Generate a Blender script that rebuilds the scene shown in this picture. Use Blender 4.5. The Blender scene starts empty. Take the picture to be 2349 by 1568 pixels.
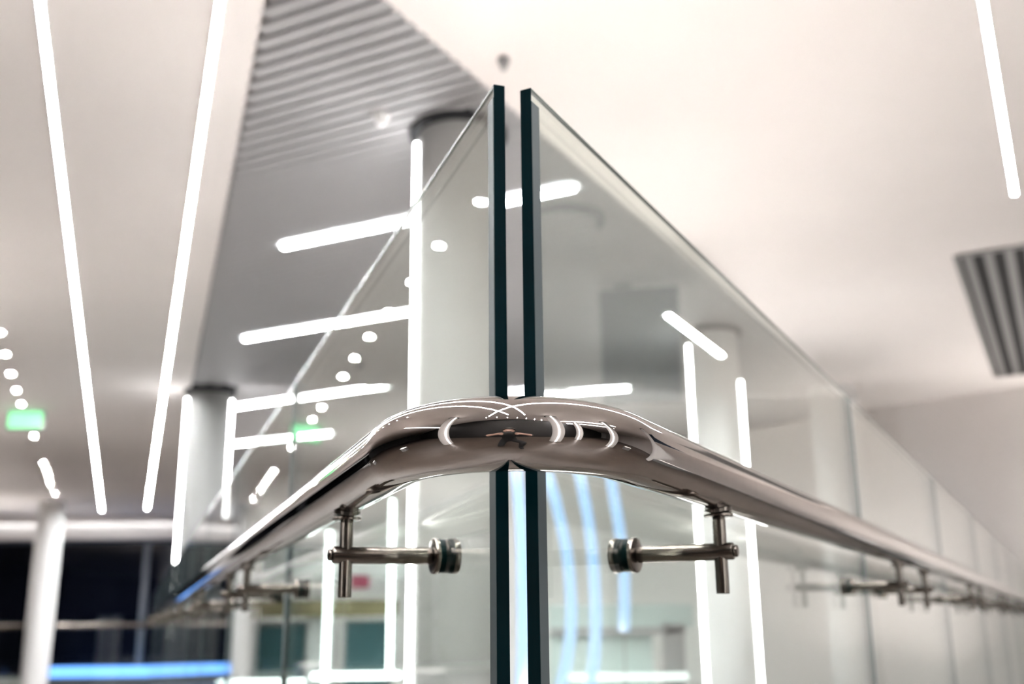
import bpy, bmesh, math, random
from mathutils import Vector, Matrix

# ------------------------------------------------------------------ camera, world, exposure
CAMZ = 1.0                      # lens height above the floor
F = 2400.0; PITCH = math.atan(646 / F); RHO = .0105
sc = bpy.context.scene
C = sc.collection
cam_d = bpy.data.cameras.new('camera')
cam_d.sensor_width = 36; cam_d.lens = 36 * F / 2349
cam_d.clip_start = .01; cam_d.clip_end = 200
cam_d.dof.use_dof = True
cam_d.dof.focus_distance = .63
cam_d.dof.aperture_fstop = 5.8
cam_d.dof.aperture_blades = 8
cam_d.dof.aperture_rotation = math.radians(11)
cam = bpy.data.objects.new('camera', cam_d); C.objects.link(cam)
cam.matrix_world = Matrix.Translation((0, 0, CAMZ)) @ Matrix.Rotation(math.pi/2 + PITCH, 4, 'X') @ Matrix.Rotation(-RHO, 4, 'Z')
sc.camera = cam
w = bpy.data.worlds.new('world'); sc.world = w; w.use_nodes = True
w.node_tree.nodes['Background'].inputs[0].default_value = (.35, .42, .55, 1)
w.node_tree.nodes['Background'].inputs[1].default_value = .02
sc.view_settings.view_transform = 'Standard'
sc.view_settings.look = 'None'
sc.view_settings.gamma = 1
sc.view_settings.exposure = 1.55
sc.view_settings.use_curve_mapping = False
cy = sc.cycles
cy.use_denoising = True
cy.max_bounces = 10; cy.diffuse_bounces = 4; cy.glossy_bounces = 5
cy.transmission_bounces = 4; cy.transparent_max_bounces = 40
cy.sample_clamp_indirect = 6; cy.blur_glossy = .3
cy.caustics_reflective = False; cy.caustics_refractive = False

# ------------------------------------------------------------------ directions of the two glass runs
A_ = math.radians(19.5); B_ = math.radians(27.4)
dL = Vector((-math.sin(A_), math.cos(A_), 0)); nL = Vector((-math.cos(A_), -math.sin(A_), 0))
dR = Vector((math.sin(B_), math.cos(B_), 0));  nR = Vector((math.cos(B_), -math.sin(B_), 0))
GL = Vector((-.0115, .6900, 0)); GR = Vector((.0156, .6894, 0))
H = 3.0                          # ceiling height
def W(x, y, z): return Vector((x, y, z + CAMZ))      # point given relative to lens height

# ------------------------------------------------------------------ materials
def mat(name, col=(.8, .8, .8), rough=.5, metal=0., emis=None, strength=0., noise=0., nscale=8., spec=.5, bump=0.):
    m = bpy.data.materials.new(name); m.use_nodes = True
    nt = m.node_tree; b = nt.nodes['Principled BSDF']
    b.inputs['Base Color'].default_value = (*col, 1)
    b.inputs['Roughness'].default_value = rough
    b.inputs['Metallic'].default_value = metal
    b.inputs['Specular IOR Level'].default_value = spec
    if emis:
        b.inputs['Emission Color'].default_value = (*emis, 1)
        b.inputs['Emission Strength'].default_value = strength
    if noise or bump:
        tc = nt.nodes.new('ShaderNodeTexCoord'); n = nt.nodes.new('ShaderNodeTexNoise')
        n.inputs['Scale'].default_value = nscale; n.inputs['Detail'].default_value = 5
        nt.links.new(tc.outputs['Object'], n.inputs['Vector'])
        if noise:
            r = nt.nodes.new('ShaderNodeMapRange')
            r.inputs['From Min'].default_value = .3; r.inputs['From Max'].default_value = .7
            r.inputs['To Min'].default_value = 1 - noise; r.inputs['To Max'].default_value = 1 + noise
            nt.links.new(n.outputs['Fac'], r.inputs['Value'])
            v = nt.nodes.new('ShaderNodeVectorMath'); v.operation = 'SCALE'
            v.inputs[0].default_value = col
            nt.links.new(r.outputs['Result'], v.inputs['Scale'])
            nt.links.new(v.outputs[0], b.inputs['Base Color'])
        if bump:
            bp = nt.nodes.new('ShaderNodeBump'); bp.inputs['Strength'].default_value = bump
            bp.inputs['Distance'].default_value = .002
            nt.links.new(n.outputs['Fac'], bp.inputs['Height']); nt.links.new(bp.outputs[0], b.inputs['Normal'])
    return m

def emit(name, col, strength):
    return mat(name, (.08, .08, .08), .4, emis=col, strength=strength)

def glass_mat(name, tint, refl=1.0):
    """thin clear sheet: tinted see-through plus Schlick mirror reflection"""
    m = bpy.data.materials.new(name); m.use_nodes = True
    nt = m.node_tree; nt.nodes.clear()
    out = nt.nodes.new('ShaderNodeOutputMaterial'); mx = nt.nodes.new('ShaderNodeMixShader')
    tr = nt.nodes.new('ShaderNodeBsdfTransparent'); tr.inputs[0].default_value = (*tint, 1)
    gl = nt.nodes.new('ShaderNodeBsdfGlossy'); gl.inputs['Roughness'].default_value = 0.0
    gl.inputs['Color'].default_value = (refl, refl, refl, 1)
    ge = nt.nodes.new('ShaderNodeNewGeometry')
    dt = nt.nodes.new('ShaderNodeVectorMath'); dt.operation = 'DOT_PRODUCT'
    nt.links.new(ge.outputs['Normal'], dt.inputs[0]); nt.links.new(ge.outputs['Incoming'], dt.inputs[1])
    def M(op, a, b):
        n = nt.nodes.new('ShaderNodeMath'); n.operation = op
        for i, v in enumerate((a, b)):
            if v is None: continue
            if isinstance(v, (int, float)): n.inputs[i].default_value = v
            else: nt.links.new(v, n.inputs[i])
        return n.outputs[0]
    c = M('ABSOLUTE', dt.outputs['Value'], None)
    k = M('POWER', M('SUBTRACT', 1.0, c), 5.0)
    fr = M('ADD', M('MULTIPLY', k, .96), .04)
    nt.links.new(fr, mx.inputs[0]); nt.links.new(tr.outputs[0], mx.inputs[1]); nt.links.new(gl.outputs[0], mx.inputs[2])
    nt.links.new(mx.outputs[0], out.inputs[0])
    return m

M_ = {}
M_['white'] = mat('white plaster', (.82, .775, .75), .85, noise=.02, nscale=1.5)
M_['wall'] = mat('pale wall paint', (.84, .85, .82), .8, noise=.03, nscale=1.2)
M_['column'] = mat('white column paint', (.80, .79, .78), .6)
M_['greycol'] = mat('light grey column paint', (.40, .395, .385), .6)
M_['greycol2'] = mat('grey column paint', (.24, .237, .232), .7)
M_['slat'] = mat('grey aluminium slat', (.36, .355, .36), .6)
M_['hall'] = mat('dark hall panelling', (.003, .0025, .0025), .6)
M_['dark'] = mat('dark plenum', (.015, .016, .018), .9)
M_['floor'] = mat('brown stone floor', (.055, .042, .034), .4, noise=.18, nscale=3.0)
M_['night'] = mat('night window glass', (.004, .005, .010), .06, spec=.6)
M_['frame'] = mat('grey window frame', (.12, .13, .15), .5)
M_['steel'] = mat('polished steel', (.47, .425, .40), .03, metal=1., noise=.04, nscale=90.)
M_['nickel'] = mat('satin nickel', (.17, .148, .128), .22, metal=1., noise=.05, nscale=60.)
M_['rubber'] = mat('dark gasket rubber', (.0, .005, .005), .4, spec=.05)
M_['edge'] = mat('polished teal glass edge', (.000, .0045, .006), .3, spec=.015, noise=.3, nscale=14.)
M_['seam'] = mat('grey glass seam edge', (.13, .155, .16), .4)
M_['strip'] = mat('grey edge seal', (.05, .06, .063), .5, spec=.15, noise=.12, nscale=9.)
M_['topedge'] = mat('grey green top edge', (.10, .115, .105), .12, spec=.9)
M_['glass'] = glass_mat('clear green tinted glass', (.955, .982, .960))
M_['lamp'] = emit('white lamp diffuser', (.96, .98, 1.0), 150.)
M_['led'] = emit('white led strip', (1.0, .99, .99), 20.)
M_['spot'] = emit('downlight lens', (1.0, .97, .93), 650.)
M_['green'] = emit('green sign face', (.22, .85, .36), .75)
M_['blue'] = emit('blue light tube', (.36, .62, 1.0), .46)
M_['bluebar'] = emit('blue light bar', (.13, .36, 1.0), 1.0)
M_['up'] = emit('added fill light lens', (1.0, .94, .90), 62.)  # glow of the unseen drum lights added to lift the ceiling
M_['up_low'] = emit('dimmer added fill light lens', (1.0, .94, .90), 20.)
M_['glow'] = emit('white light bar', (.86, 1.0, .98), 6.)
M_['mint'] = mat('pale mint panel', (.55, .66, .63), .5)
M_['softglow'] = emit('soft white light bar', (.88, 1.0, .96), .8)
M_['teal'] = mat('dark teal cabinet', (.015, .05, .055), .4)
M_['navy'] = mat('dark blue grey panel', (.07, .10, .13), .6)
M_['mustard'] = mat('mustard sign band', (.13, .11, .05), .6)
M_['red'] = mat('dark red sign', (.22, .03, .06), .5)
M_['alu'] = mat('grey aluminium', (.30, .30, .30), .4, metal=.6)
M_['black'] = mat('black slot', (.004, .004, .004), .8)

# ------------------------------------------------------------------ mesh helpers
def link(name, bm, m, parent=None, smooth=False, autosmooth=False):
    bmesh.ops.recalc_face_normals(bm, faces=bm.faces[:])
    me = bpy.data.meshes.new(name); bm.to_mesh(me); bm.free()
    for mm in (m if isinstance(m, (list, tuple)) else [m]): me.materials.append(mm)
    if smooth:
        for p in me.polygons: p.use_smooth = True
    o = bpy.data.objects.new(name, me); C.objects.link(o)
    if parent: o.parent = parent
    if autosmooth:
        e = o.modifiers.new('split', 'EDGE_SPLIT'); e.split_angle = math.radians(35)
    return o
def box(bm, o, ex, ey, ez, mi=0):
    """box from corner o along three edge vectors"""
    o = Vector(o); ex = Vector(ex); ey = Vector(ey); ez = Vector(ez)
    vs = [bm.verts.new(o + ex*i + ey*j + ez*k) for i in (0, 1) for j in (0, 1) for k in (0, 1)]
    for q in ((0,1,3,2),(4,6,7,5),(0,4,5,1),(2,3,7,6),(0,2,6,4),(1,5,7,3)):
        f = bm.faces.new([vs[i] for i in q]); f.material_index = mi
    return bm
def bar(bm, a, b, wid, hei, up=(0, 0, 1)):
    """rectangular bar centred on the segment a-b"""
    a = Vector(a); b = Vector(b); d = b - a; u = Vector(up)
    s = d.cross(u).normalized(); u = s.cross(d).normalized()
    return box(bm, a - s*wid/2 - u*hei/2, d, s*wid, u*hei)
def tube(bm, a, b, r, n=24, r2=None, bev=0.):
    a = Vector(a); b = Vector(b); d = (b - a).normalized()
    u = d.orthogonal().normalized(); v = d.cross(u)
    r2 = r if r2 is None else r2
    prof = [(0, r), (1, r2)]
    L = (b - a).length
    if bev: prof = [(0, r - bev), (bev*.3/L, r - bev*.3), (bev/L, r), (1 - bev/L, r2), (1 - bev*.3/L, r2 - bev*.3), (1, r2 - bev)]
    rings = [[bm.verts.new(a + d*L*t + (u*math.cos(6.28318531*i/n) + v*math.sin(6.28318531*i/n))*rr) for i in range(n)] for t, rr in prof]
    for q in range(len(rings) - 1):
        for i in range(n):
            bm.faces.new((rings[q][i], rings[q][(i+1) % n], rings[q+1][(i+1) % n], rings[q+1][i]))
    bm.faces.new(rings[0][::-1]); bm.faces.new(rings[-1])
    return bm
def sweep(bm, pts, r, n=32, squash=1.0):
    """round tube along a path of points"""
    pts = [Vector(q) for q in pts]; rings = []
    prev = None
    for i, q in enumerate(pts):
        t = (pts[min(i+1, len(pts)-1)] - pts[max(i-1, 0)]).normalized()
        up = Vector((0, 0, 1)) if abs(t.z) < .9 else Vector((0, 1, 0))
        s = t.cross(up).normalized(); u = s.cross(t).normalized()
        rings.append([bm.verts.new(q + (s*math.cos(6.28318531*k/n) + u*math.sin(6.28318531*k/n)*squash)*r) for k in range(n)])
    for a, b in zip(rings, rings[1:]):
        for k in range(n): bm.faces.new((a[k], a[(k+1) % n], b[(k+1) % n], b[k]))
    bm.faces.new(rings[0][::-1]); bm.faces.new(rings[-1])
    return bm
def empty(name, loc=(0, 0, 0), rz=0.):
    o = bpy.data.objects.new(name, None); C.objects.link(o)
    o.location = loc; o.rotation_euler = (0, 0, rz); o.empty_display_size = .1
    return o
def tag(o, label=None, cat=None, group=None, kind=None):
    if label: o['label'] = label
    if cat: o['category'] = cat
    if group: o['group'] = group
    if kind: o['kind'] = kind
    return o
def copy_tree(o, parent=None):
    c = o.copy(); C.objects.link(c)
    if parent: c.parent = parent
    for ch in list(o.children): copy_tree(ch, c)
    return c
def struct(name, bm, m, label=None):
    o = link(name, bm, m); o['kind'] = 'structure'
    if label: o['label'] = label
    return o
NB = bmesh.new
ORD = ['first', 'second', 'third', 'fourth', 'fifth', 'sixth', 'seventh', 'eighth', 'ninth', 'tenth', 'eleventh', 'twelfth', 'thirteenth', 'fourteenth', 'fifteenth', 'sixteenth', 'seventeenth', 'eighteenth', 'nineteenth', 'twentieth']

# ------------------------------------------------------------------ room shell
struct('floor', box(NB(), (-16, -9, -.2), (32, 0, 0), (0, 32, 0), (0, 0, .2)), M_['floor'])
# white ceiling left of the slatted field (outline in plan), slatted field, white ceiling right of it
SL0 = Vector((-.645, 2.60, 0)); SL1 = Vector((-2.72, 8.66, 0))       # left border of the slats
SR0 = Vector((-.66, 2.74, 0)); SR1 = Vector((2.86, 9.20, 0))         # right border of the slats
def poly(pts, z0, z1, name, m):
    bm = NB()
    lo = [bm.verts.new((p[0], p[1], z0)) for p in pts]; hi = [bm.verts.new((p[0], p[1], z1)) for p in pts]
    n = len(pts)
    bm.faces.new(lo[::-1]); bm.faces.new(hi)
    for i in range(n): bm.faces.new((lo[i], lo[(i+1) % n], hi[(i+1) % n], hi[i]))
    return struct(name, bm, m)
APEX = Vector((-.66, 2.62, 0))
FARL = APEX + (SL1 - APEX) * 1.0
FARR = APEX + (SR1 - APEX) * 1.0
FARR2 = Vector((3.05, 9.4, 0))
poly([(-16, -9), (APEX.x, -9), APEX, SL1, (-3.6, 11.3), (-7.0, 22.5), (-16, 22.5)], H, H + .12, 'ceiling', M_['white'])
poly([(APEX.x, -9), (15, -9), (15, 22.5), (FARR2.x + 4, 22.5), FARR2, APEX], H, H + .12, 'ceiling', M_['white'])
poly([(-2.72, 8.66), FARR2, (7.05, 22.5), (-7.0, 22.5)], H + .05, H + .17, 'ceiling', mat('grey ceiling paint', (.50, .49, .50), .8))
# plenum above the slats
poly([APEX, FARR2, SL1], H + .16, H + .2, 'ceiling', M_['dark'])
# slats: every board runs across the wedge, square to the right-hand run
bm = NB(); s = 0.0; pitch = .073; gap = .022
def cross_line(P, D, Q, E):       # P+tD meets Q+uE
    den = D.x*E.y - D.y*E.x
    return P + D*(((Q.x-P.x)*E.y - (Q.y-P.y)*E.x)/den)
while True:
    P = APEX + dR*(s + .06)
    a = cross_line(P, nR, APEX, SL1 - APEX); b = cross_line(P, nR, APEX, FARR2 - APEX)
    if (P - APEX).length > 7.9: break
    # clip the far left corner
    q = Vector((a.x, a.y, 0)); e = Vector((b.x, b.y, 0))
    far0 = SL1; fard = (FARR2 - SL1)
    side = lambda v: (v.x-far0.x)*fard.y - (v.y-far0.y)*fard.x
    ok = True
    if side(q) < 0:
        c = cross_line(P, nR, far0, fard)
        q = c
        if (q - e).dot(nR) > 0: ok = False
    if side(e) < 0: ok = False
    if ok:
        z = Vector((0, 0, H - .004))
        box(bm, q - nR*.012 + z, e - q + nR*.024, dR*(pitch - gap), (0, 0, .022))
        box(bm, q + z + Vector((0, 0, .022)), e - q, dR*.006, (0, 0, .03))
    s += pitch
struct('ceiling', bm, M_['slat'])
struct('trim_1', box(NB(), (-16, 19.45, H - .13), (10.4, 0, 0), (0, .05, 0), (0, 0, .13)), M_['white'])  # baffle added to hide the fascia lamp behind it
# walls
def wall(name, a, b, z0, z1, th=.15, m='wall'):
    a = Vector((a[0], a[1], z0)); b = Vector((b[0], b[1], z0)); d = (b - a).normalized()
    nn = Vector((-d.y, d.x, 0))
    return struct(name, box(NB(), a, b - a, nn*th, (0, 0, z1 - z0)), M_[m])
wall('wall_right', (15.0, -1.2), (2.3, 11.6), 0, H, m='white')
wall('wall_center', (2.3, 11.6), (-3.4, 14.6), 0, H)
wall('wall_side', (-3.4, 14.6), (-5.2, 20.2), 0, H, m='white')
wall('wall_left', (-16, 22.5), (-16, -9), 0, H, m='hall')
wall('wall_rear', (-16, -2.5), (15, -2.5), 0, H, m='hall')
wall('wall_east', (15, -9), (15, -1.2), 0, H)
# window wall far left: fascia, sill, dark night panes with frames
wall('wall_far', (-5.2, 20.2), (-16, 20.2), 2.62, H, th=.25, m='white')
wall('wall_sill', (-5.2, 20.25), (-16, 20.25), 0, .12, th=.2)
xs = [-16, -13.6, -11.2, -8.8, -7.0, -5.2]
for i, (x0, x1) in enumerate(zip(xs, xs[1:])):
    bm = NB()
    box(bm, (x0, 20.28, .12), (.06, 0, 0), (0, .08, 0), (0, 0, 2.5)); box(bm, (x1 - .06, 20.28, .12), (.06, 0, 0), (0, .08, 0), (0, 0, 2.5))
    box(bm, (x0 + .06, 20.28, .12), (x1 - x0 - .12, 0, 0), (0, .08, 0), (0, 0, .06)); box(bm, (x0 + .06, 20.28, 2.56), (x1 - x0 - .12, 0, 0), (0, .08, 0), (0, 0, .06))
    o = struct('window_%d' % (i + 1), bm, M_['frame'])
    g = link('pane', box(NB(), (x0 + .06, 20.31, .18), (x1 - x0 - .12, 0, 0), (0, .02, 0), (0, 0, 2.38)), M_['night'], o)

# ------------------------------------------------------------------ columns with light strips
def column(x, y, r, label, strips=(), ring=True, cat='column', ztop=H, group=None, m='column'):
    o = empty('column', (x, y, 0)); tag(o, label, cat, group)
    link('shaft', tube(NB(), (0, 0, 0), (0, 0, ztop), r, 40), M_[m], o, smooth=True, autosmooth=True)
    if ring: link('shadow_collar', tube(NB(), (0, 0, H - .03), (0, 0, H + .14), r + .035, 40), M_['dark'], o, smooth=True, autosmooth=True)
    for ang, z0, z1 in strips:
        d = Vector((math.cos(ang), math.sin(ang), 0)); c = d*(r + .004); t = Vector((-d.y, d.x, 0))
        bm = NB(); box(bm, c - t*.010 - d*.006 + Vector((0, 0, z0)), t*.020, d*.014, (0, 0, z1 - z0))
        link('led_strip', bm, M_['led'], o)
    return o
def side_angles(x, y):
    """the two silhouette sides as seen along the hall"""
    a = math.atan2(y, x)
    return a + math.pi/2 + .12, a - math.pi/2 - .12
def sides(x, y, zl, zr): 
    l, r = side_angles(x, y); out = []
    if zl: out.append((l, *zl))
    if zr: out.append((r, *zr))
    return out
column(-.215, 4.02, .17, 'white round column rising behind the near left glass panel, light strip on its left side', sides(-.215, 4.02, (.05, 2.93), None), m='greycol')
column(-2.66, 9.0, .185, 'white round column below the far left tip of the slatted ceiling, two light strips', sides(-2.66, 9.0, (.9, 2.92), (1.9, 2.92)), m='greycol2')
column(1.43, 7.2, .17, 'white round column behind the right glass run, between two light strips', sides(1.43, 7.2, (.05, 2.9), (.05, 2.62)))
column(2.86, 9.15, .21, 'bright white plain column at the far right tip of the slatted ceiling', ring=False)
column(-7.55, 17.2, .205, 'slim white plain column standing before the dark night windows', ring=False)

# ------------------------------------------------------------------ linear ceiling lamps
def lamp(a, b, label, wid=.026, group=None, z=H, m='lamp', name='linear_lamp'):
    a = Vector((a[0], a[1], 0)); b = Vector((b[0], b[1], 0)); d = (b - a).normalized(); c = (a + b)/2
    o = empty(name, (c.x, c.y, z)); tag(o, label, 'ceiling lamp', group)
    a2 = a - c; b2 = b - c
    s = Vector((d.y, -d.x, 0)); bm = NB()
    for sg in (-1, 1):
        bar(bm, a2 + s*sg*(wid/2 + .004) + Vector((0, 0, -.006)), b2 + s*sg*(wid/2 + .004) + Vector((0, 0, -.006)), .006, .014)
    for e, g in ((a2, -1), (b2, 1)):
        bar(bm, e + d*g*.003 - s*(wid/2 + .007) + Vector((0, 0, -.006)), e + d*g*.003 + s*(wid/2 + .007) + Vector((0, 0, -.006)), .006, .014)
    if z < H - .05:
        bar(bm, a2 + Vector((0, 0, .004)), b2 + Vector((0, 0, .004)), wid + .02, .008)
        for e in (a2*.8, b2*.8): link('hanging_wire', tube(NB(), e + Vector((0, 0, .004)), e + Vector((0, 0, H - z)), .0015, 8), M_['alu'], o)
    link('housing', bm, M_['column'], o)
    link('diffuser', bar(NB(), a2 + Vector((0, 0, -.005)), b2 + Vector((0, 0, -.005)), wid, .008), M_[m], o)
    return o
lamp((-.02, -1.1), (-7.2, 18.4), 'longest linear lamp at the far left of the white ceiling', wid=.016)
lamp((.52, -1.1), (-6.34, 18.2), 'long linear lamp running beside the slatted ceiling edge', wid=.016)
lamp((-.72, -1.3), (2.45, 4.73), 'linear lamp on the white ceiling at the top right corner', wid=.016)
SG = 'short lamps across the slatted ceiling'
lamp((-1.235, 5.335), (.30, 4.585), 'short lamp across the slats nearest the glass corner', z=H - .012, group=SG)
lamp((-1.915, 7.215), (-.50, 6.50), 'second short lamp across the slats from the glass corner', z=H - .012, group=SG)
lamp((-2.76, 9.92), (-1.08, 9.00), 'lamp across the ceiling beyond the slats, right of the small column', z=H + .04, group=SG)
lamp((-3.45, 12.10), (-2.00, 11.36), 'faint far lamp between small column and left glass run', z=H + .04, group=SG)
lamp((.03, 9.27), (1.015, 8.99), 'lamp touching the top of the handrail, seen through the right glass', z=H - .012, group=SG)
lamp((.838, 5.38), (1.30, 6.29), 'short hanging lamp slanting across the column behind the right glass', z=H - .40)
lamp((-4.72, 14.6), (-3.90, 14.2), 'short far lamp left of the small column, upper of two', z=H + .04, group=SG)
lamp((-5.6, 16.9), (-4.7, 16.5), 'short far lamp left of the small column, lower of two', z=H + .04, group=SG)
# behind the photographer, mirrored in the handrail
lamp((-5.4, -2.2), (-4.0, 1.6), 'long lamp over the left side of the hall, mirrored in the handrail')
lamp((2.3, -2.2), (4.2, 1.2), 'long lamp over the right side of the hall, mirrored in the handrail')
lamp((3.5, -2.2), (5.2, 1.0), 'outermost long lamp on the right, mirrored in the handrail')

# ------------------------------------------------------------------ downlights
def downlight():
    o = empty('downlight')
    bm = NB(); n = 20
    ro = [bm.verts.new((.038*math.cos(6.2832*i/n), .038*math.sin(6.2832*i/n), -.004)) for i in range(n)]
    ri = [bm.verts.new((.030*math.cos(6.2832*i/n), .030*math.sin(6.2832*i/n), -.006)) for i in range(n)]
    ru = [bm.verts.new((.024*math.cos(6.2832*i/n), .024*math.sin(6.2832*i/n), .02)) for i in range(n)]
    rt = [bm.verts.new((.038*math.cos(6.2832*i/n), .038*math.sin(6.2832*i/n), 0)) for i in range(n)]
    for a, b in ((rt, ro), (ro, ri), (ri, ru)):
        for i in range(n): bm.faces.new((a[i], a[(i+1) % n], b[(i+1) % n], b[i]))
    link('trim_ring', bm, M_['alu'], o)
    link('lens', tube(NB(), (0, 0, -.003), (0, 0, .006), .014, 20), M_['spot'], o)
    return o
D0 = None
def put_downlight(x, y, label, z=H - .004, group=None):
    global D0
    if D0 is None: D0 = downlight(); o = D0
    else: o = copy_tree(D0)
    o.location = (x, y, z); tag(o, label, 'downlight', group)
rowpos = [(-1.83, 2.15), (-2.04, 2.75), (-2.26, 3.35), (-2.468, 3.95), (-2.66, 4.577), (-2.89, 5.19), (-3.11, 5.80), (-3.332, 6.405), (-3.564, 7.006), (-3.809, 7.604), (-4.058, 8.23), (-4.292, 8.84), (-4.512, 9.42), (-4.888, 10.42), (-5.131, 11.07), (-5.852, 12.96), (-6.05, 13.5), (-6.3, 14.15), (-6.6, 14.9), (-7.0, 16.0)]
for i, (x, y) in enumerate(rowpos):
    if i < 8: lb = '%s downlight of the left row from the photographer, mirrored in the left glass or handrail' % ORD[i]
    else: lb = '%s downlight of the dotted row at the left picture edge, counted from the top' % ORD[i - 8]
    put_downlight(x, y, lb, group='row of downlights on the left')
for i in range(7):
    put_downlight(-.9 + i*.42, -1.55 - .1*i, '%s downlight of the rear row mirrored along the handrail bend' % ORD[i], group='rear row of downlights')

# small ceiling fittings
def detector(x, y, label, name='smoke_detector', r=.045, z=H, m='alu', cat='smoke detector'):
    o = empty(name, (x, y, z)); tag(o, label, cat)
    link('base', tube(NB(), (0, 0, -.018), (0, 0, 0), r, 24), M_[m], o)
    link('sensor', tube(NB(), (0, 0, -.045), (0, 0, -.018), r*.5, 24, r2=r*.7), M_[m], o)
column(1.45, -1.0, .20, 'white column behind the photographer on the right, nearest one mirrored in the handrail bend', [(2.2, .05, 2.9), (-.9, .05, 2.9)])
column(3.3, -1.3, .20, 'white column behind the photographer on the right, second one mirrored in the handrail bend', [(2.7, .05, 2.9), (-.9, .05, 2.9)])
column(3.2, .6, .20, 'white column right of the photographer, farthest one mirrored in the handrail bend', [(3.3, .05, 2.9), (-.9, .05, 2.9)])
column(-1.9, -.6, .20, 'white column behind the photographer on the left, mirrored in the handrail bend', [(.2, .05, 2.9), (3.9, .05, 2.9)])
column(3.39, 3.39, .17, 'stand-in white column out on the right, mirrored in the near right glass panel')  # unseen column added so the right glass mirrors a pale band
sr = empty('hanging_placeholder', (4.05, 4.36, 0)); sr.rotation_euler = (0, 0, math.radians(-43))  # unseen dark box added so the right glass mirrors a dark patch
tag(sr, 'dark blue grey screen hanging on the right, mirrored in the right glass', 'placeholder')
link('panel', box(NB(), (-.33, -.03, 2.26), (.62, 0, 0), (0, .06, 0), (0, 0, .70)), mat('dark blue screen', (.02, .04, .07), .4), sr)
link('mount', box(NB(), (-.05, -.02, 2.98), (.1, 0, 0), (0, .04, 0), (0, 0, .02)), M_['alu'], sr)
def fill_uplight(x, y, label, m='up'):  # unseen drum on the floor, added only to brighten the ceiling
    o = empty('added_fill_light', (x, y, 0)); tag(o, label, 'added fill light', 'added round floor fill lights')
    bm = NB(); n = 32; rr = []
    for r_, z_ in ((.235, .03), (.235, .36), (.25, .36), (.25, 0), (0.001, 0)):
        rr.append([bm.verts.new((r_*math.cos(6.2832*k/n), r_*math.sin(6.2832*k/n), z_)) for k in range(n)])
    for a, b in zip(rr, rr[1:]):
        for k in range(n): bm.faces.new((a[k], a[(k+1) % n], b[(k+1) % n], b[k]))
    link('drum', bm, M_['alu'], o)
    link('lens', tube(NB(), (0, 0, .03), (0, 0, .06), .225, 32), M_[m], o)
for x, y, l in ((.15, 2.3, 'added round fill light inside the glass wedge, nearest the corner'), (1.0, 4.0, 'added round fill light inside the glass wedge, second from the corner'),
                (.2, 5.6, 'added round fill light inside the glass wedge, third from the corner'), (2.2, 6.6, 'added round fill light inside the glass wedge beside the light strip column'),
                (-3.4, 1.2, 'added round fill light on the left, level with the photographer'), (-4.2, 5.2, 'added round fill light left of the dotted downlight row'),
                (-6.4, 9.4, 'added round fill light left of the green exit sign'), (-8.6, 13.2, 'added round fill light far out before the slim column'), (-8.8, 17.2, 'added round fill light nearest the dark windows'),
                (3.9, 1.6, 'added round fill light on the right, level with the photographer'), (4.4, 4.6, 'added round fill light under the right part of the white ceiling'),
                (5.0, 7.6, 'added round fill light at the foot of the right wall'), (4.6, 8.2, 'added round fill light beside the end of the right glass run'),
                (.9, 9.6, 'added round fill light inside the glass wedge before the far wall'), (-1.2, 11.6, 'added round fill light inside the glass wedge, farthest from the corner')):
    fill_uplight(x, y, l, 'up' if (x < -1 or y == 2.3 or y in (5.6, 9.6, 7.6)) else 'up_low')
lamp((-15.5, 19.95), (-6.2, 19.95), 'added concealed lamp washing the white fascia above the dark windows', m='lamp')  # unseen lamp added to brighten the fascia
detector(-.02, 3.436, 'small grey detector on white ceiling above the glass corner', r=.022)
detector(-3.70, 7.15, 'small dark detector beside the dotted downlight row', r=.03)
detector(-.52, 3.85, 'white round sprinkler cover on the slats beside the dark column collar', 'sprinkler_cover', .035, H - .004, 'column', 'sprinkler')

# ------------------------------------------------------------------ air grille in the white ceiling, right
gr = empty('air_grille', (0, 0, 0)); tag(gr, 'dark slotted air grille in the white ceiling at the right edge', 'air grille')
G0 = Vector((2.52, 5.60, H)); GLn = 3.45; GW = .95
Gx = nR; Gd = dR
G0 = Vector((2.545, 5.63, H))
bm = NB()
for a, b in ((0, GW),):
    bar(bm, G0 + Gd*.0 + Vector((0, 0, -.006)), G0 + Gx*GW + Vector((0, 0, -.006)), .03, .016)
    bar(bm, G0 + Gd*GLn + Vector((0, 0, -.006)), G0 + Gd*GLn + Gx*GW + Vector((0, 0, -.006)), .03, .016)
bar(bm, G0 + Gx*-.015 + Vector((0, 0, -.006)), G0 + Gd*GLn + Gx*-.015 + Vector((0, 0, -.006)), .03, .016)
bar(bm, G0 + Gx*(GW + .015) + Vector((0, 0, -.006)), G0 + Gd*GLn + Gx*(GW + .015) + Vector((0, 0, -.006)), .03, .016)
link('frame', bm, M_['alu'], gr)
link('backing', box(NB(), G0 + Vector((0, 0, -.003)), Gd*GLn, Gx*GW, (0, 0, .002)), M_['black'], gr)
k = 0; t = .02
while t < GW - .05:
    b_ = NB(); box(b_, G0 + Gx*t + Vector((0, 0, -.008)), Gd*GLn, Gx*.050, (0, 0, .004)); link('blade', b_, M_['alu'], gr); t += .108

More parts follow.
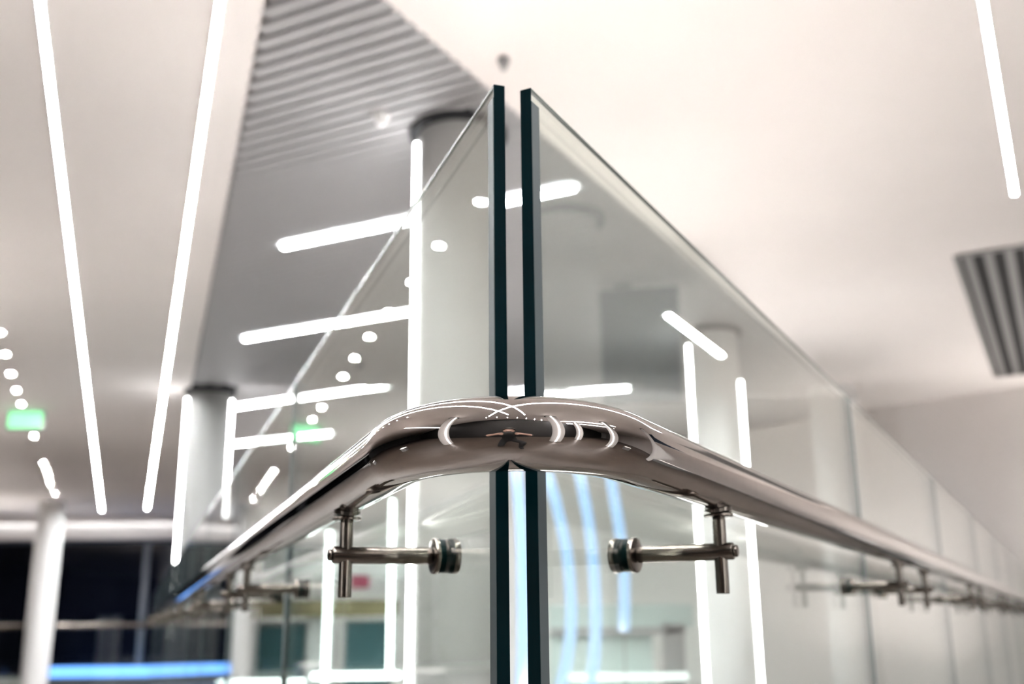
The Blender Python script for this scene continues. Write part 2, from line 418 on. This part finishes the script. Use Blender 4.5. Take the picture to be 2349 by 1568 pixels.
# ------------------------------------------------------------------ the glass runs
T = .0086
def panel(P, d, n, t0, t1, ztop, label, group, strip=True):
    """P outer face corner, d along, n outward; upright pane with polished ends"""
    o = empty('glass_panel', P + d*t0); tag(o, label, 'glass panel', group)
    L = t1 - t0; zt = ztop
    # pane: two large faces and bottom, open at the ends where the polished edges sit
    bm = NB(); a = Vector((0, 0, 0)); e = .0006
    box(bm, d*e - n*e, d*(L - 2*e), -n*(T - 2*e), (0, 0, zt - e))
    link('pane', bm, M_['glass'], o)
    for s0 in (0, L - e):
        b2 = NB(); box(b2, d*s0 - n*0, d*e, -n*T, (0, 0, zt)); link('polished_edge', b2, M_['edge' if (strip and s0 == 0) else 'seam'], o)
    b3 = NB(); box(b3, d*e + Vector((0, 0, zt - .0026)), d*(L - 2*e), -n*.0022, (0, 0, .0026))
    link('top_edge', b3, M_['topedge'], o)
    if strip:
        b4 = NB(); box(b4, d*.0004 + n*.0004 + Vector((0, 0, .0)), d*.0122, -n*.0009, (0, 0, zt - .0105))
        q = link('edge_seal', b4, M_['strip'], o); q['label'] = 'grey seal strip down the near edge'
    return o
WL = 1.03; WR = 1.25; gapP = .010
ZL = CAMZ + .381; ZR = CAMZ + .3775
NLp = 12; NRp = 8
for i in range(NLp):
    lb = 'near left glass panel meeting at the corner, clear with dark teal edge' if i == 0 else '%s glass panel from the corner in the left run' % ORD[i]
    panel(GL, dL, nL, i*WL, (i+1)*WL - gapP, ZL, lb, 'left glass run', strip=(i == 0))
for i in range(NRp):
    lb = 'near right glass panel meeting at the corner, clear with dark teal edge' if i == 0 else '%s glass panel from the corner in the right run' % ORD[i]
    panel(GR, dR, nR, i*WR, min((i+1)*WR - gapP, 9.7), ZR, lb, 'right glass run', strip=(i == 0))

# ------------------------------------------------------------------ handrail
ZH = CAMZ + .103; RT = .0212; OFF = .072
AL = GL + nL*OFF; AR = GR + nR*OFF
def bez(p0, p1, p2, p3, n):
    return [p0*(1-t)**3 + p1*3*t*(1-t)**2 + p2*3*t*t*(1-t) + p3*t**3 for t in [i/n for i in range(n + 1)]]
tl = -.028; tr = -.028; h = .081
pA = AL + dL*tl; pB = AR + dR*tr
mid = bez(pA, pA - dL*h, pB - dR*h, pB, 48)
path = [AL + dL*t for t in (12.3, 8, 4, 2, 1, .5, .3, .2, .14, .1, .06, .03, .01, -.01)] + mid + [AR + dR*t for t in (-.01, .01, .03, .06, .1, .14, .2, .3, .5, 1, 2, 4, 8, 9.7)]
hr = link('handrail', sweep(NB(), [Vector((p.x, p.y, ZH)) for p in path], RT, 64), M_['steel'], smooth=True)
tag(hr, 'polished steel tube handrail bending around the glass corner', 'handrail')

# ------------------------------------------------------------------ brackets: saddle, post, arm, clamp discs and gaskets
def bracket():
    """origin on the outer glass face under the rail; +x outwards, y along the rail"""
    o = empty('handrail_bracket')
    ax = OFF; za = -.052 - 0.0
    b = NB(); tube(b, (.006, 0, za), (ax + .0105, 0, za), .0064, 32, bev=.0012); link('arm', b, M_['nickel'], o, smooth=True, autosmooth=True)
    b = NB(); tube(b, (ax, 0, za - .031), (ax, 0, -RT + .001), .0050, 32, bev=.0005); link('post', b, M_['nickel'], o, smooth=True, autosmooth=True)
    b = NB(); tube(b, (ax + .0105, 0, za), (ax + .0135, 0, za), .0045, 24, bev=.0012); link('end_cap', b, M_['nickel'], o, smooth=True, autosmooth=True)
    b = NB(); tube(b, (ax, 0, -RT - .0052), (ax, 0, -RT - .0028), .0112, 32, bev=.001); link('post_collar', b, M_['nickel'], o, smooth=True, autosmooth=True)
    # saddle plate curved to the tube
    b = NB(); nx = 8; hw = .010; hl = .0145; rows = []
    for j in range(17):
        y = -hl + 2*hl*j/16; k = hw*math.sqrt(max(0.02, 1 - (y/hl)**2))
        lo = []; up = []
        for i in range(nx + 1):
            x = -k + 2*k*i/nx; zz = -math.sqrt((RT + .0003)**2 - x*x)
            up.append(b.verts.new((ax + x, y, zz))); lo.append(b.verts.new((ax + x, y, zz - .0026)))
        rows.append((up, lo))
    for (u0, l0), (u1, l1) in zip(rows, rows[1:]):
        for i in range(nx):
            b.faces.new((u0[i], u0[i+1], u1[i+1], u1[i])); b.faces.new((l0[i], l1[i], l1[i+1], l0[i+1]))
        b.faces.new((u0[0], u1[0], l1[0], l0[0])); b.faces.new((u0[-1], l0[-1], l1[-1], u1[-1]))
    for u, l in (rows[0], rows[-1]):
        for i in range(nx): b.faces.new((u[i], l[i], l[i+1], u[i+1]))
    link('saddle_plate', b, M_['nickel'], o)
    b = NB(); tube(b, (.0012, 0, za), (.0052, 0, za), .0138, 40, bev=.0008); link('clamp_disc', b, M_['nickel'], o, smooth=True, autosmooth=True)
    b = NB(); tube(b, (-T - .0062, 0, za), (-T - .0012, 0, za), .0135, 40, bev=.0008); link('clamp_disc', b, M_['nickel'], o, smooth=True, autosmooth=True)
    b = NB(); tube(b, (.0, 0, za), (.0013, 0, za), .0132, 32); link('gasket', b, M_['rubber'], o)
    b = NB(); tube(b, (-T - .0013, 0, za), (-T, 0, za), .0132, 32); link('gasket', b, M_['rubber'], o)
    b = NB(); tube(b, (-T, 0, za), (0, 0, za), .0128, 32); link('bolt_sleeve', b, M_['rubber'], o)
    return o
B0 = bracket(); used = False
def put_bracket(P, d, n, t, label, group):
    global used
    o = B0 if not used else copy_tree(B0); used = True
    q = P + d*t
    o.location = (q.x, q.y, ZH); o.rotation_euler = (0, 0, math.atan2(n.y, n.x)); tag(o, label, 'bracket', group)
ls = []
for i in range(NLp): ls += [i*WL + .14, i*WL + .885]
for i, t in enumerate(ls):
    lb = 'near left bracket holding the handrail to the glass beside the corner' if i == 0 else '%s bracket from the corner under the left handrail' % (ORD[i] if i < 20 else ['twenty-first', 'twenty-second', 'twenty-third', 'twenty-fourth'][i - 20])
    put_bracket(GL, dL, nL, t, lb, 'brackets under the left handrail')
rs = []
for i in range(NRp): rs += [i*WR + .165, i*WR + 1.10]
for i, t in enumerate(rs):
    lb = 'near right bracket holding the handrail to the glass beside the corner' if i == 0 else '%s bracket from the corner under the right handrail' % ORD[i]
    put_bracket(GR, dR, nR, t, lb, 'brackets under the right handrail')

# ------------------------------------------------------------------ far things
# green exit sign hanging below the ceiling
def exit_sign(x, y, z, label):
    o = empty('exit_sign', (x, y, z)); tag(o, label, 'exit sign')
    link('sign_box', box(NB(), (-.17, .006, -.085), (.34, 0, 0), (0, .04, 0), (0, 0, .17)), M_['alu'], o)
    link('sign_face', box(NB(), (-.16, 0, -.075), (.32, 0, 0), (0, .006, 0), (0, 0, .15)), M_['green'], o)
    for sx in (-.11, .11): link('hanger', tube(NB(), (sx, .02, .085), (sx, .02, H - z), .004, 8), M_['alu'], o)
exit_sign(-4.62, 9.75, CAMZ + 1.93 - .02, 'green glowing exit sign behind the dotted downlight row')
# blue light bar at the foot of the dark windows
o = empty('light_bench', (-8.5, 19.7, 0)); tag(o, 'low plinth with blue glowing bar at the foot of the dark windows', 'bench')
link('plinth', box(NB(), (0, 0, 0), (3.1, 0, 0), (0, .3, 0), (0, 0, .15)), M_['frame'], o)
link('blue_light', box(NB(), (.03, -.01, .15), (2.95, 0, 0), (0, .2, 0), (0, 0, .18)), M_['bluebar'], o)
o = link('floor_cabinet', box(NB(), (-8.75, 19.72, 0), (.33, 0, 0), (0, .25, 0), (0, 0, .28)), M_['mustard'])
tag(o, 'small mustard box between slim column and blue bar', 'box')
# far railing in front of the windows
fr = empty('far_railing', (-10, 18.6, 0)); tag(fr, 'distant railing crossing in front of the dark windows', 'railing')
link('handrail_tube', tube(NB(), (-5.5, 0, 1.04), (4.7, 0, 1.04), .05, 16), M_['nickel'], fr, smooth=True)
for k in range(6): link('glass_sheet', box(NB(), (-5.5 + 1.7*k, .08, 0), (1.68, 0, 0), (0, .012, 0), (0, 0, 1.2)), M_['glass'], fr)


def slab(name, x0, x1, y, z0, z1, th, m, label=None, cat=None, kind=None, parent=None):
    o = link(name, box(NB(), (x0, y, z0), (x1 - x0, 0, 0), (0, th, 0), (0, 0, z1 - z0)), M_[m], parent)
    return tag(o, label, cat, None, kind) if label else o
# lit kiosk seen low through the left glass: glowing posts, sills, sign bands, dark counters
ks = empty('kiosk_front', (0, 0, 0)); tag(ks, 'lit kiosk front seen low through the left glass run', 'kiosk')
Yk = 8.0
def kx(px, Y=8.0): return (px - 1181) / 2485 * Y
def kz(px, Y=8.0): return CAMZ + (1436 - px) / 2485 * Y
slab('light_post', kx(743), kx(753), Yk, kz(1560), kz(1222), .03, 'glow', parent=ks)
slab('light_post', kx(890), kx(898), Yk, kz(1550), kz(1150), .03, 'glow', parent=ks)
slab('light_sill', kx(505), kx(700), Yk, kz(1562), kz(1553), .03, 'glow', parent=ks)
slab('light_sill', kx(718), kx(918), Yk, kz(1552), kz(1540), .03, 'glow', parent=ks)
slab('sign_band', kx(560), kx(905), Yk + .2, kz(1415), kz(1378), .04, 'mustard', parent=ks)
slab('upper_band', kx(600), kx(925), Yk + .2, kz(1330), kz(1290), .04, 'greycol', parent=ks)
slab('red_sign', kx(795), kx(838), Yk + .12, kz(1352), kz(1322), .03, 'red', parent=ks)
slab('counter', kx(555), kx(680), Yk + .25, 0.0, kz(1425), .4, 'teal', parent=ks)
slab('counter', kx(780), kx(880), Yk + .25, 0.0, kz(1425), .4, 'teal', parent=ks)
slab('pier', kx(500), kx(552), Yk + .3, 0.0, kz(1300), .2, 'greycol', parent=ks)
slab('pier', kx(685), kx(730), Yk + .3, 0.0, kz(1370), .2, 'greycol', parent=ks)
# blue neon arcs behind the right glass
def arc(pts, label, r=.028):
    Y = 5.6
    o = link('neon_arc', sweep(NB(), [Vector((kx(a, Y), Y, kz(b, Y))) for a, b in pts], r, 12), M_['blue'], smooth=True)
    tag(o, label, 'neon light', 'blue neon arcs')
    e = Vector((kx(pts[-1][0], Y), Y, kz(pts[-1][1], Y)))
    if e.z > 0: link('support_rod', tube(NB(), (e.x, Y, 0), e, .004, 8), M_['alu'], o)
arc([(1262,1090),(1278,1150),(1292,1210),(1303,1270),(1309,1330),(1311,1400),(1308,1460),(1298,1520),(1280,1590),(1262,1640)], 'blue neon arc nearest the glass corner')
arc([(1332,1060),(1345,1130),(1356,1200),(1363,1270),(1366,1330),(1367,1400),(1366,1450),(1360,1520),(1348,1590),(1335,1640)], 'blue neon arc in the middle of three')
arc([(1408,1060),(1416,1130),(1426,1200),(1433,1270),(1436,1330),(1434,1400),(1430,1455)], 'shortest blue neon arc, ending behind the right clamp disc')
arc([(1186,1060),(1192,1130),(1197,1200),(1200,1280),(1200,1400),(1199,1500),(1192,1600)], 'blue neon arc seen in the gap between the two glass panels')

Yr = 9.0
kr = empty('kiosk_front', (0, 0, 0)); tag(kr, 'pale kiosk front seen low through the right glass run', 'kiosk')
slab('light_sill', kx(1305, Yr), kx(1572, Yr), Yr, kz(1562, Yr), kz(1548, Yr), .03, 'softglow', parent=kr)
slab('cross_beam', kx(1262, Yr), kx(1575, Yr), Yr + .1, kz(1462, Yr), kz(1447, Yr), .05, 'alu', parent=kr)
slab('lower_panel', kx(1262, Yr), kx(1500, Yr), Yr + .2, 0., kz(1462, Yr), .05, 'mint', parent=kr)
slab('upper_panel', kx(1262, Yr), kx(1600, Yr), Yr + .2, kz(1447, Yr), kz(1395, Yr), .05, 'mint', parent=kr)
slab('side_board', kx(1525, Yr), kx(1572, Yr), Yr + .1, 0., kz(1440, Yr), .2, 'alu', parent=kr)

# ------------------------------------------------------------------ photographer mirrored in the rail, kneeling behind the lens
def skinned(name, nodes, edges, root, m, parent=None, sub=2):
    bm = NB(); sk = bm.verts.layers.skin.verify(); vs = {}
    for k, (co, r) in nodes.items():
        v = bm.verts.new(co); v[sk].radius = (r, r) if isinstance(r, float) else r; v[sk].use_root = (k == root); vs[k] = v
    for a, b in edges: bm.edges.new((vs[a], vs[b]))
    me = bpy.data.meshes.new(name + '_cage'); bm.to_mesh(me); bm.free()
    t = bpy.data.objects.new(name + '_cage', me); C.objects.link(t)
    t.modifiers.new('skin', 'SKIN').use_smooth_shade = True
    ss = t.modifiers.new('sub', 'SUBSURF'); ss.levels = sub; ss.render_levels = sub
    dg = bpy.context.evaluated_depsgraph_get(); dg.update()
    out = bpy.data.meshes.new_from_object(t.evaluated_get(dg), depsgraph=dg); out.name = name
    bpy.data.objects.remove(t); bpy.data.meshes.remove(me)
    for p in out.polygons: p.use_smooth = True
    out.materials.clear()
    for mm in m: out.materials.append(mm)
    o = bpy.data.objects.new(name, out); C.objects.link(o)
    if parent: o.parent = parent
    return o
skin_m = mat('skin', (.50, .32, .25), .55); cloth = mat('black clothes', (.008, .008, .009), .85); hair_m = mat('dark hair', (.02, .014, .01), .6)
N = {'pel': ((0, -.62, .46), .125), 'wst': ((0, -.58, .60), .118), 'che': ((0, -.50, .78), .135), 'nb': ((0, -.42, .93), .058),
     'nt': ((0, -.37, 1.00), .052), 'hd': ((0, -.315, 1.07), (.072, .088)), 'ht': ((0, -.32, 1.14), (.062, .075)), 'ns': ((0, -.232, 1.045), .012)}
Ed = [('pel', 'wst'), ('wst', 'che'), ('che', 'nb'), ('nb', 'nt'), ('nt', 'hd'), ('hd', 'ht'), ('hd', 'ns')]
for sx, t in ((-1, 'l'), (1, 'r')):
    N.update({t+'sh': ((sx*.175, -.45, .88), .056), t+'el': ((sx*.30, -.24, .87), .043), t+'fa': ((sx*.22, -.14, .925), .036), t+'wr': ((sx*.135, -.085, .965), .025), t+'pa': ((sx*.100, -.062, .985), (.018, .034)),
              t+'ea': ((sx*.083, -.32, 1.055), .014)})
    Ed += [('che', t+'sh'), (t+'sh', t+'el'), (t+'el', t+'fa'), (t+'fa', t+'wr'), (t+'wr', t+'pa'), ('hd', t+'ea')]
    for k, (dz, L) in enumerate(((.026, .85), (.010, 1.0), (-.007, .95), (-.023, .78))):
        N[t+'f%da' % k] = ((sx*.090, -.040, .985 + dz), .0095); N[t+'f%db' % k] = ((sx*(.090 - .018*L), -.016, .985 + dz*1.1), .0085); N[t+'f%dc' % k] = ((sx*(.090 - .040*L), -.012, .985 + dz), .0075)
        Ed += [(t+'pa', t+'f%da' % k), (t+'f%da' % k, t+'f%db' % k), (t+'f%db' % k, t+'f%dc' % k)]
    N[t+'ta'] = ((sx*.092, -.095, 1.005), .011); N[t+'tb'] = ((sx*.062, -.112, 1.010), .009); Ed += [(t+'pa', t+'ta'), (t+'ta', t+'tb')]
N.update({'lhp': ((-.10, -.60, .42), .095), 'lkn': ((-.16, -.34, .075), .062), 'lan': ((-.16, -.74, .065), .042), 'lto': ((-.16, -.86, .035), .032),
          'rhp': ((.10, -.58, .42), .095), 'rkn': ((.20, -.20, .50), .064), 'rca': ((.20, -.24, .28), .052), 'ran': ((.20, -.25, .07), .042), 'rto': ((.21, -.10, .035), .034)})
Ed += [('pel', 'lhp'), ('lhp', 'lkn'), ('lkn', 'lan'), ('lan', 'lto'), ('pel', 'rhp'), ('rhp', 'rkn'), ('rkn', 'rca'), ('rca', 'ran'), ('ran', 'rto')]
body = skinned('person', N, Ed, 'pel', [cloth, skin_m])
tag(body, 'kneeling person in black clothes holding a camera, mirrored small in the handrail bend', 'person')
for p in body.data.polygons:
    c = p.center
    hand = c.y > -.215 and c.z > .84 and abs(c.x) < .275
    head = c.z > .955 and abs(c.x) < .11 and c.y < -.2
    p.material_index = 1 if (hand or head) else 0
bm = NB(); bmesh.ops.create_uvsphere(bm, u_segments=24, v_segments=16, radius=1)
for v in bm.verts:
    v.co = Vector((v.co.x*.092, v.co.y*.108, v.co.z*.105)) + Vector((0, -.335, 1.105))
bmesh.ops.delete(bm, geom=[v for v in bm.verts if v.co.z < 1.10 + (v.co.y + .30)*.9], context='VERTS')
hair = link('hair', bm, hair_m, body, smooth=True)
ph = empty('camera', (0, 0, 0)); tag(ph, 'black camera held up by the kneeling person, mirrored in the handrail bend', 'camera')
cb = mat('black camera body', (.01, .01, .01), .45)
bm = NB(); box(bm, (-.066, -.105, .955), (.132, 0, 0), (0, .05, 0), (0, 0, .085)); box(bm, (-.026, -.100, 1.04), (.052, 0, 0), (0, .04, 0), (0, 0, .022))
o = link('body', bm, cb, ph); bv = o.modifiers.new('bevel', 'BEVEL'); bv.width = .006; bv.segments = 3
link('lens', tube(NB(), (0, -.055, 1.0), (0, -.012, 1.0), .033, 40, bev=.002), cb, ph, smooth=True, autosmooth=True)
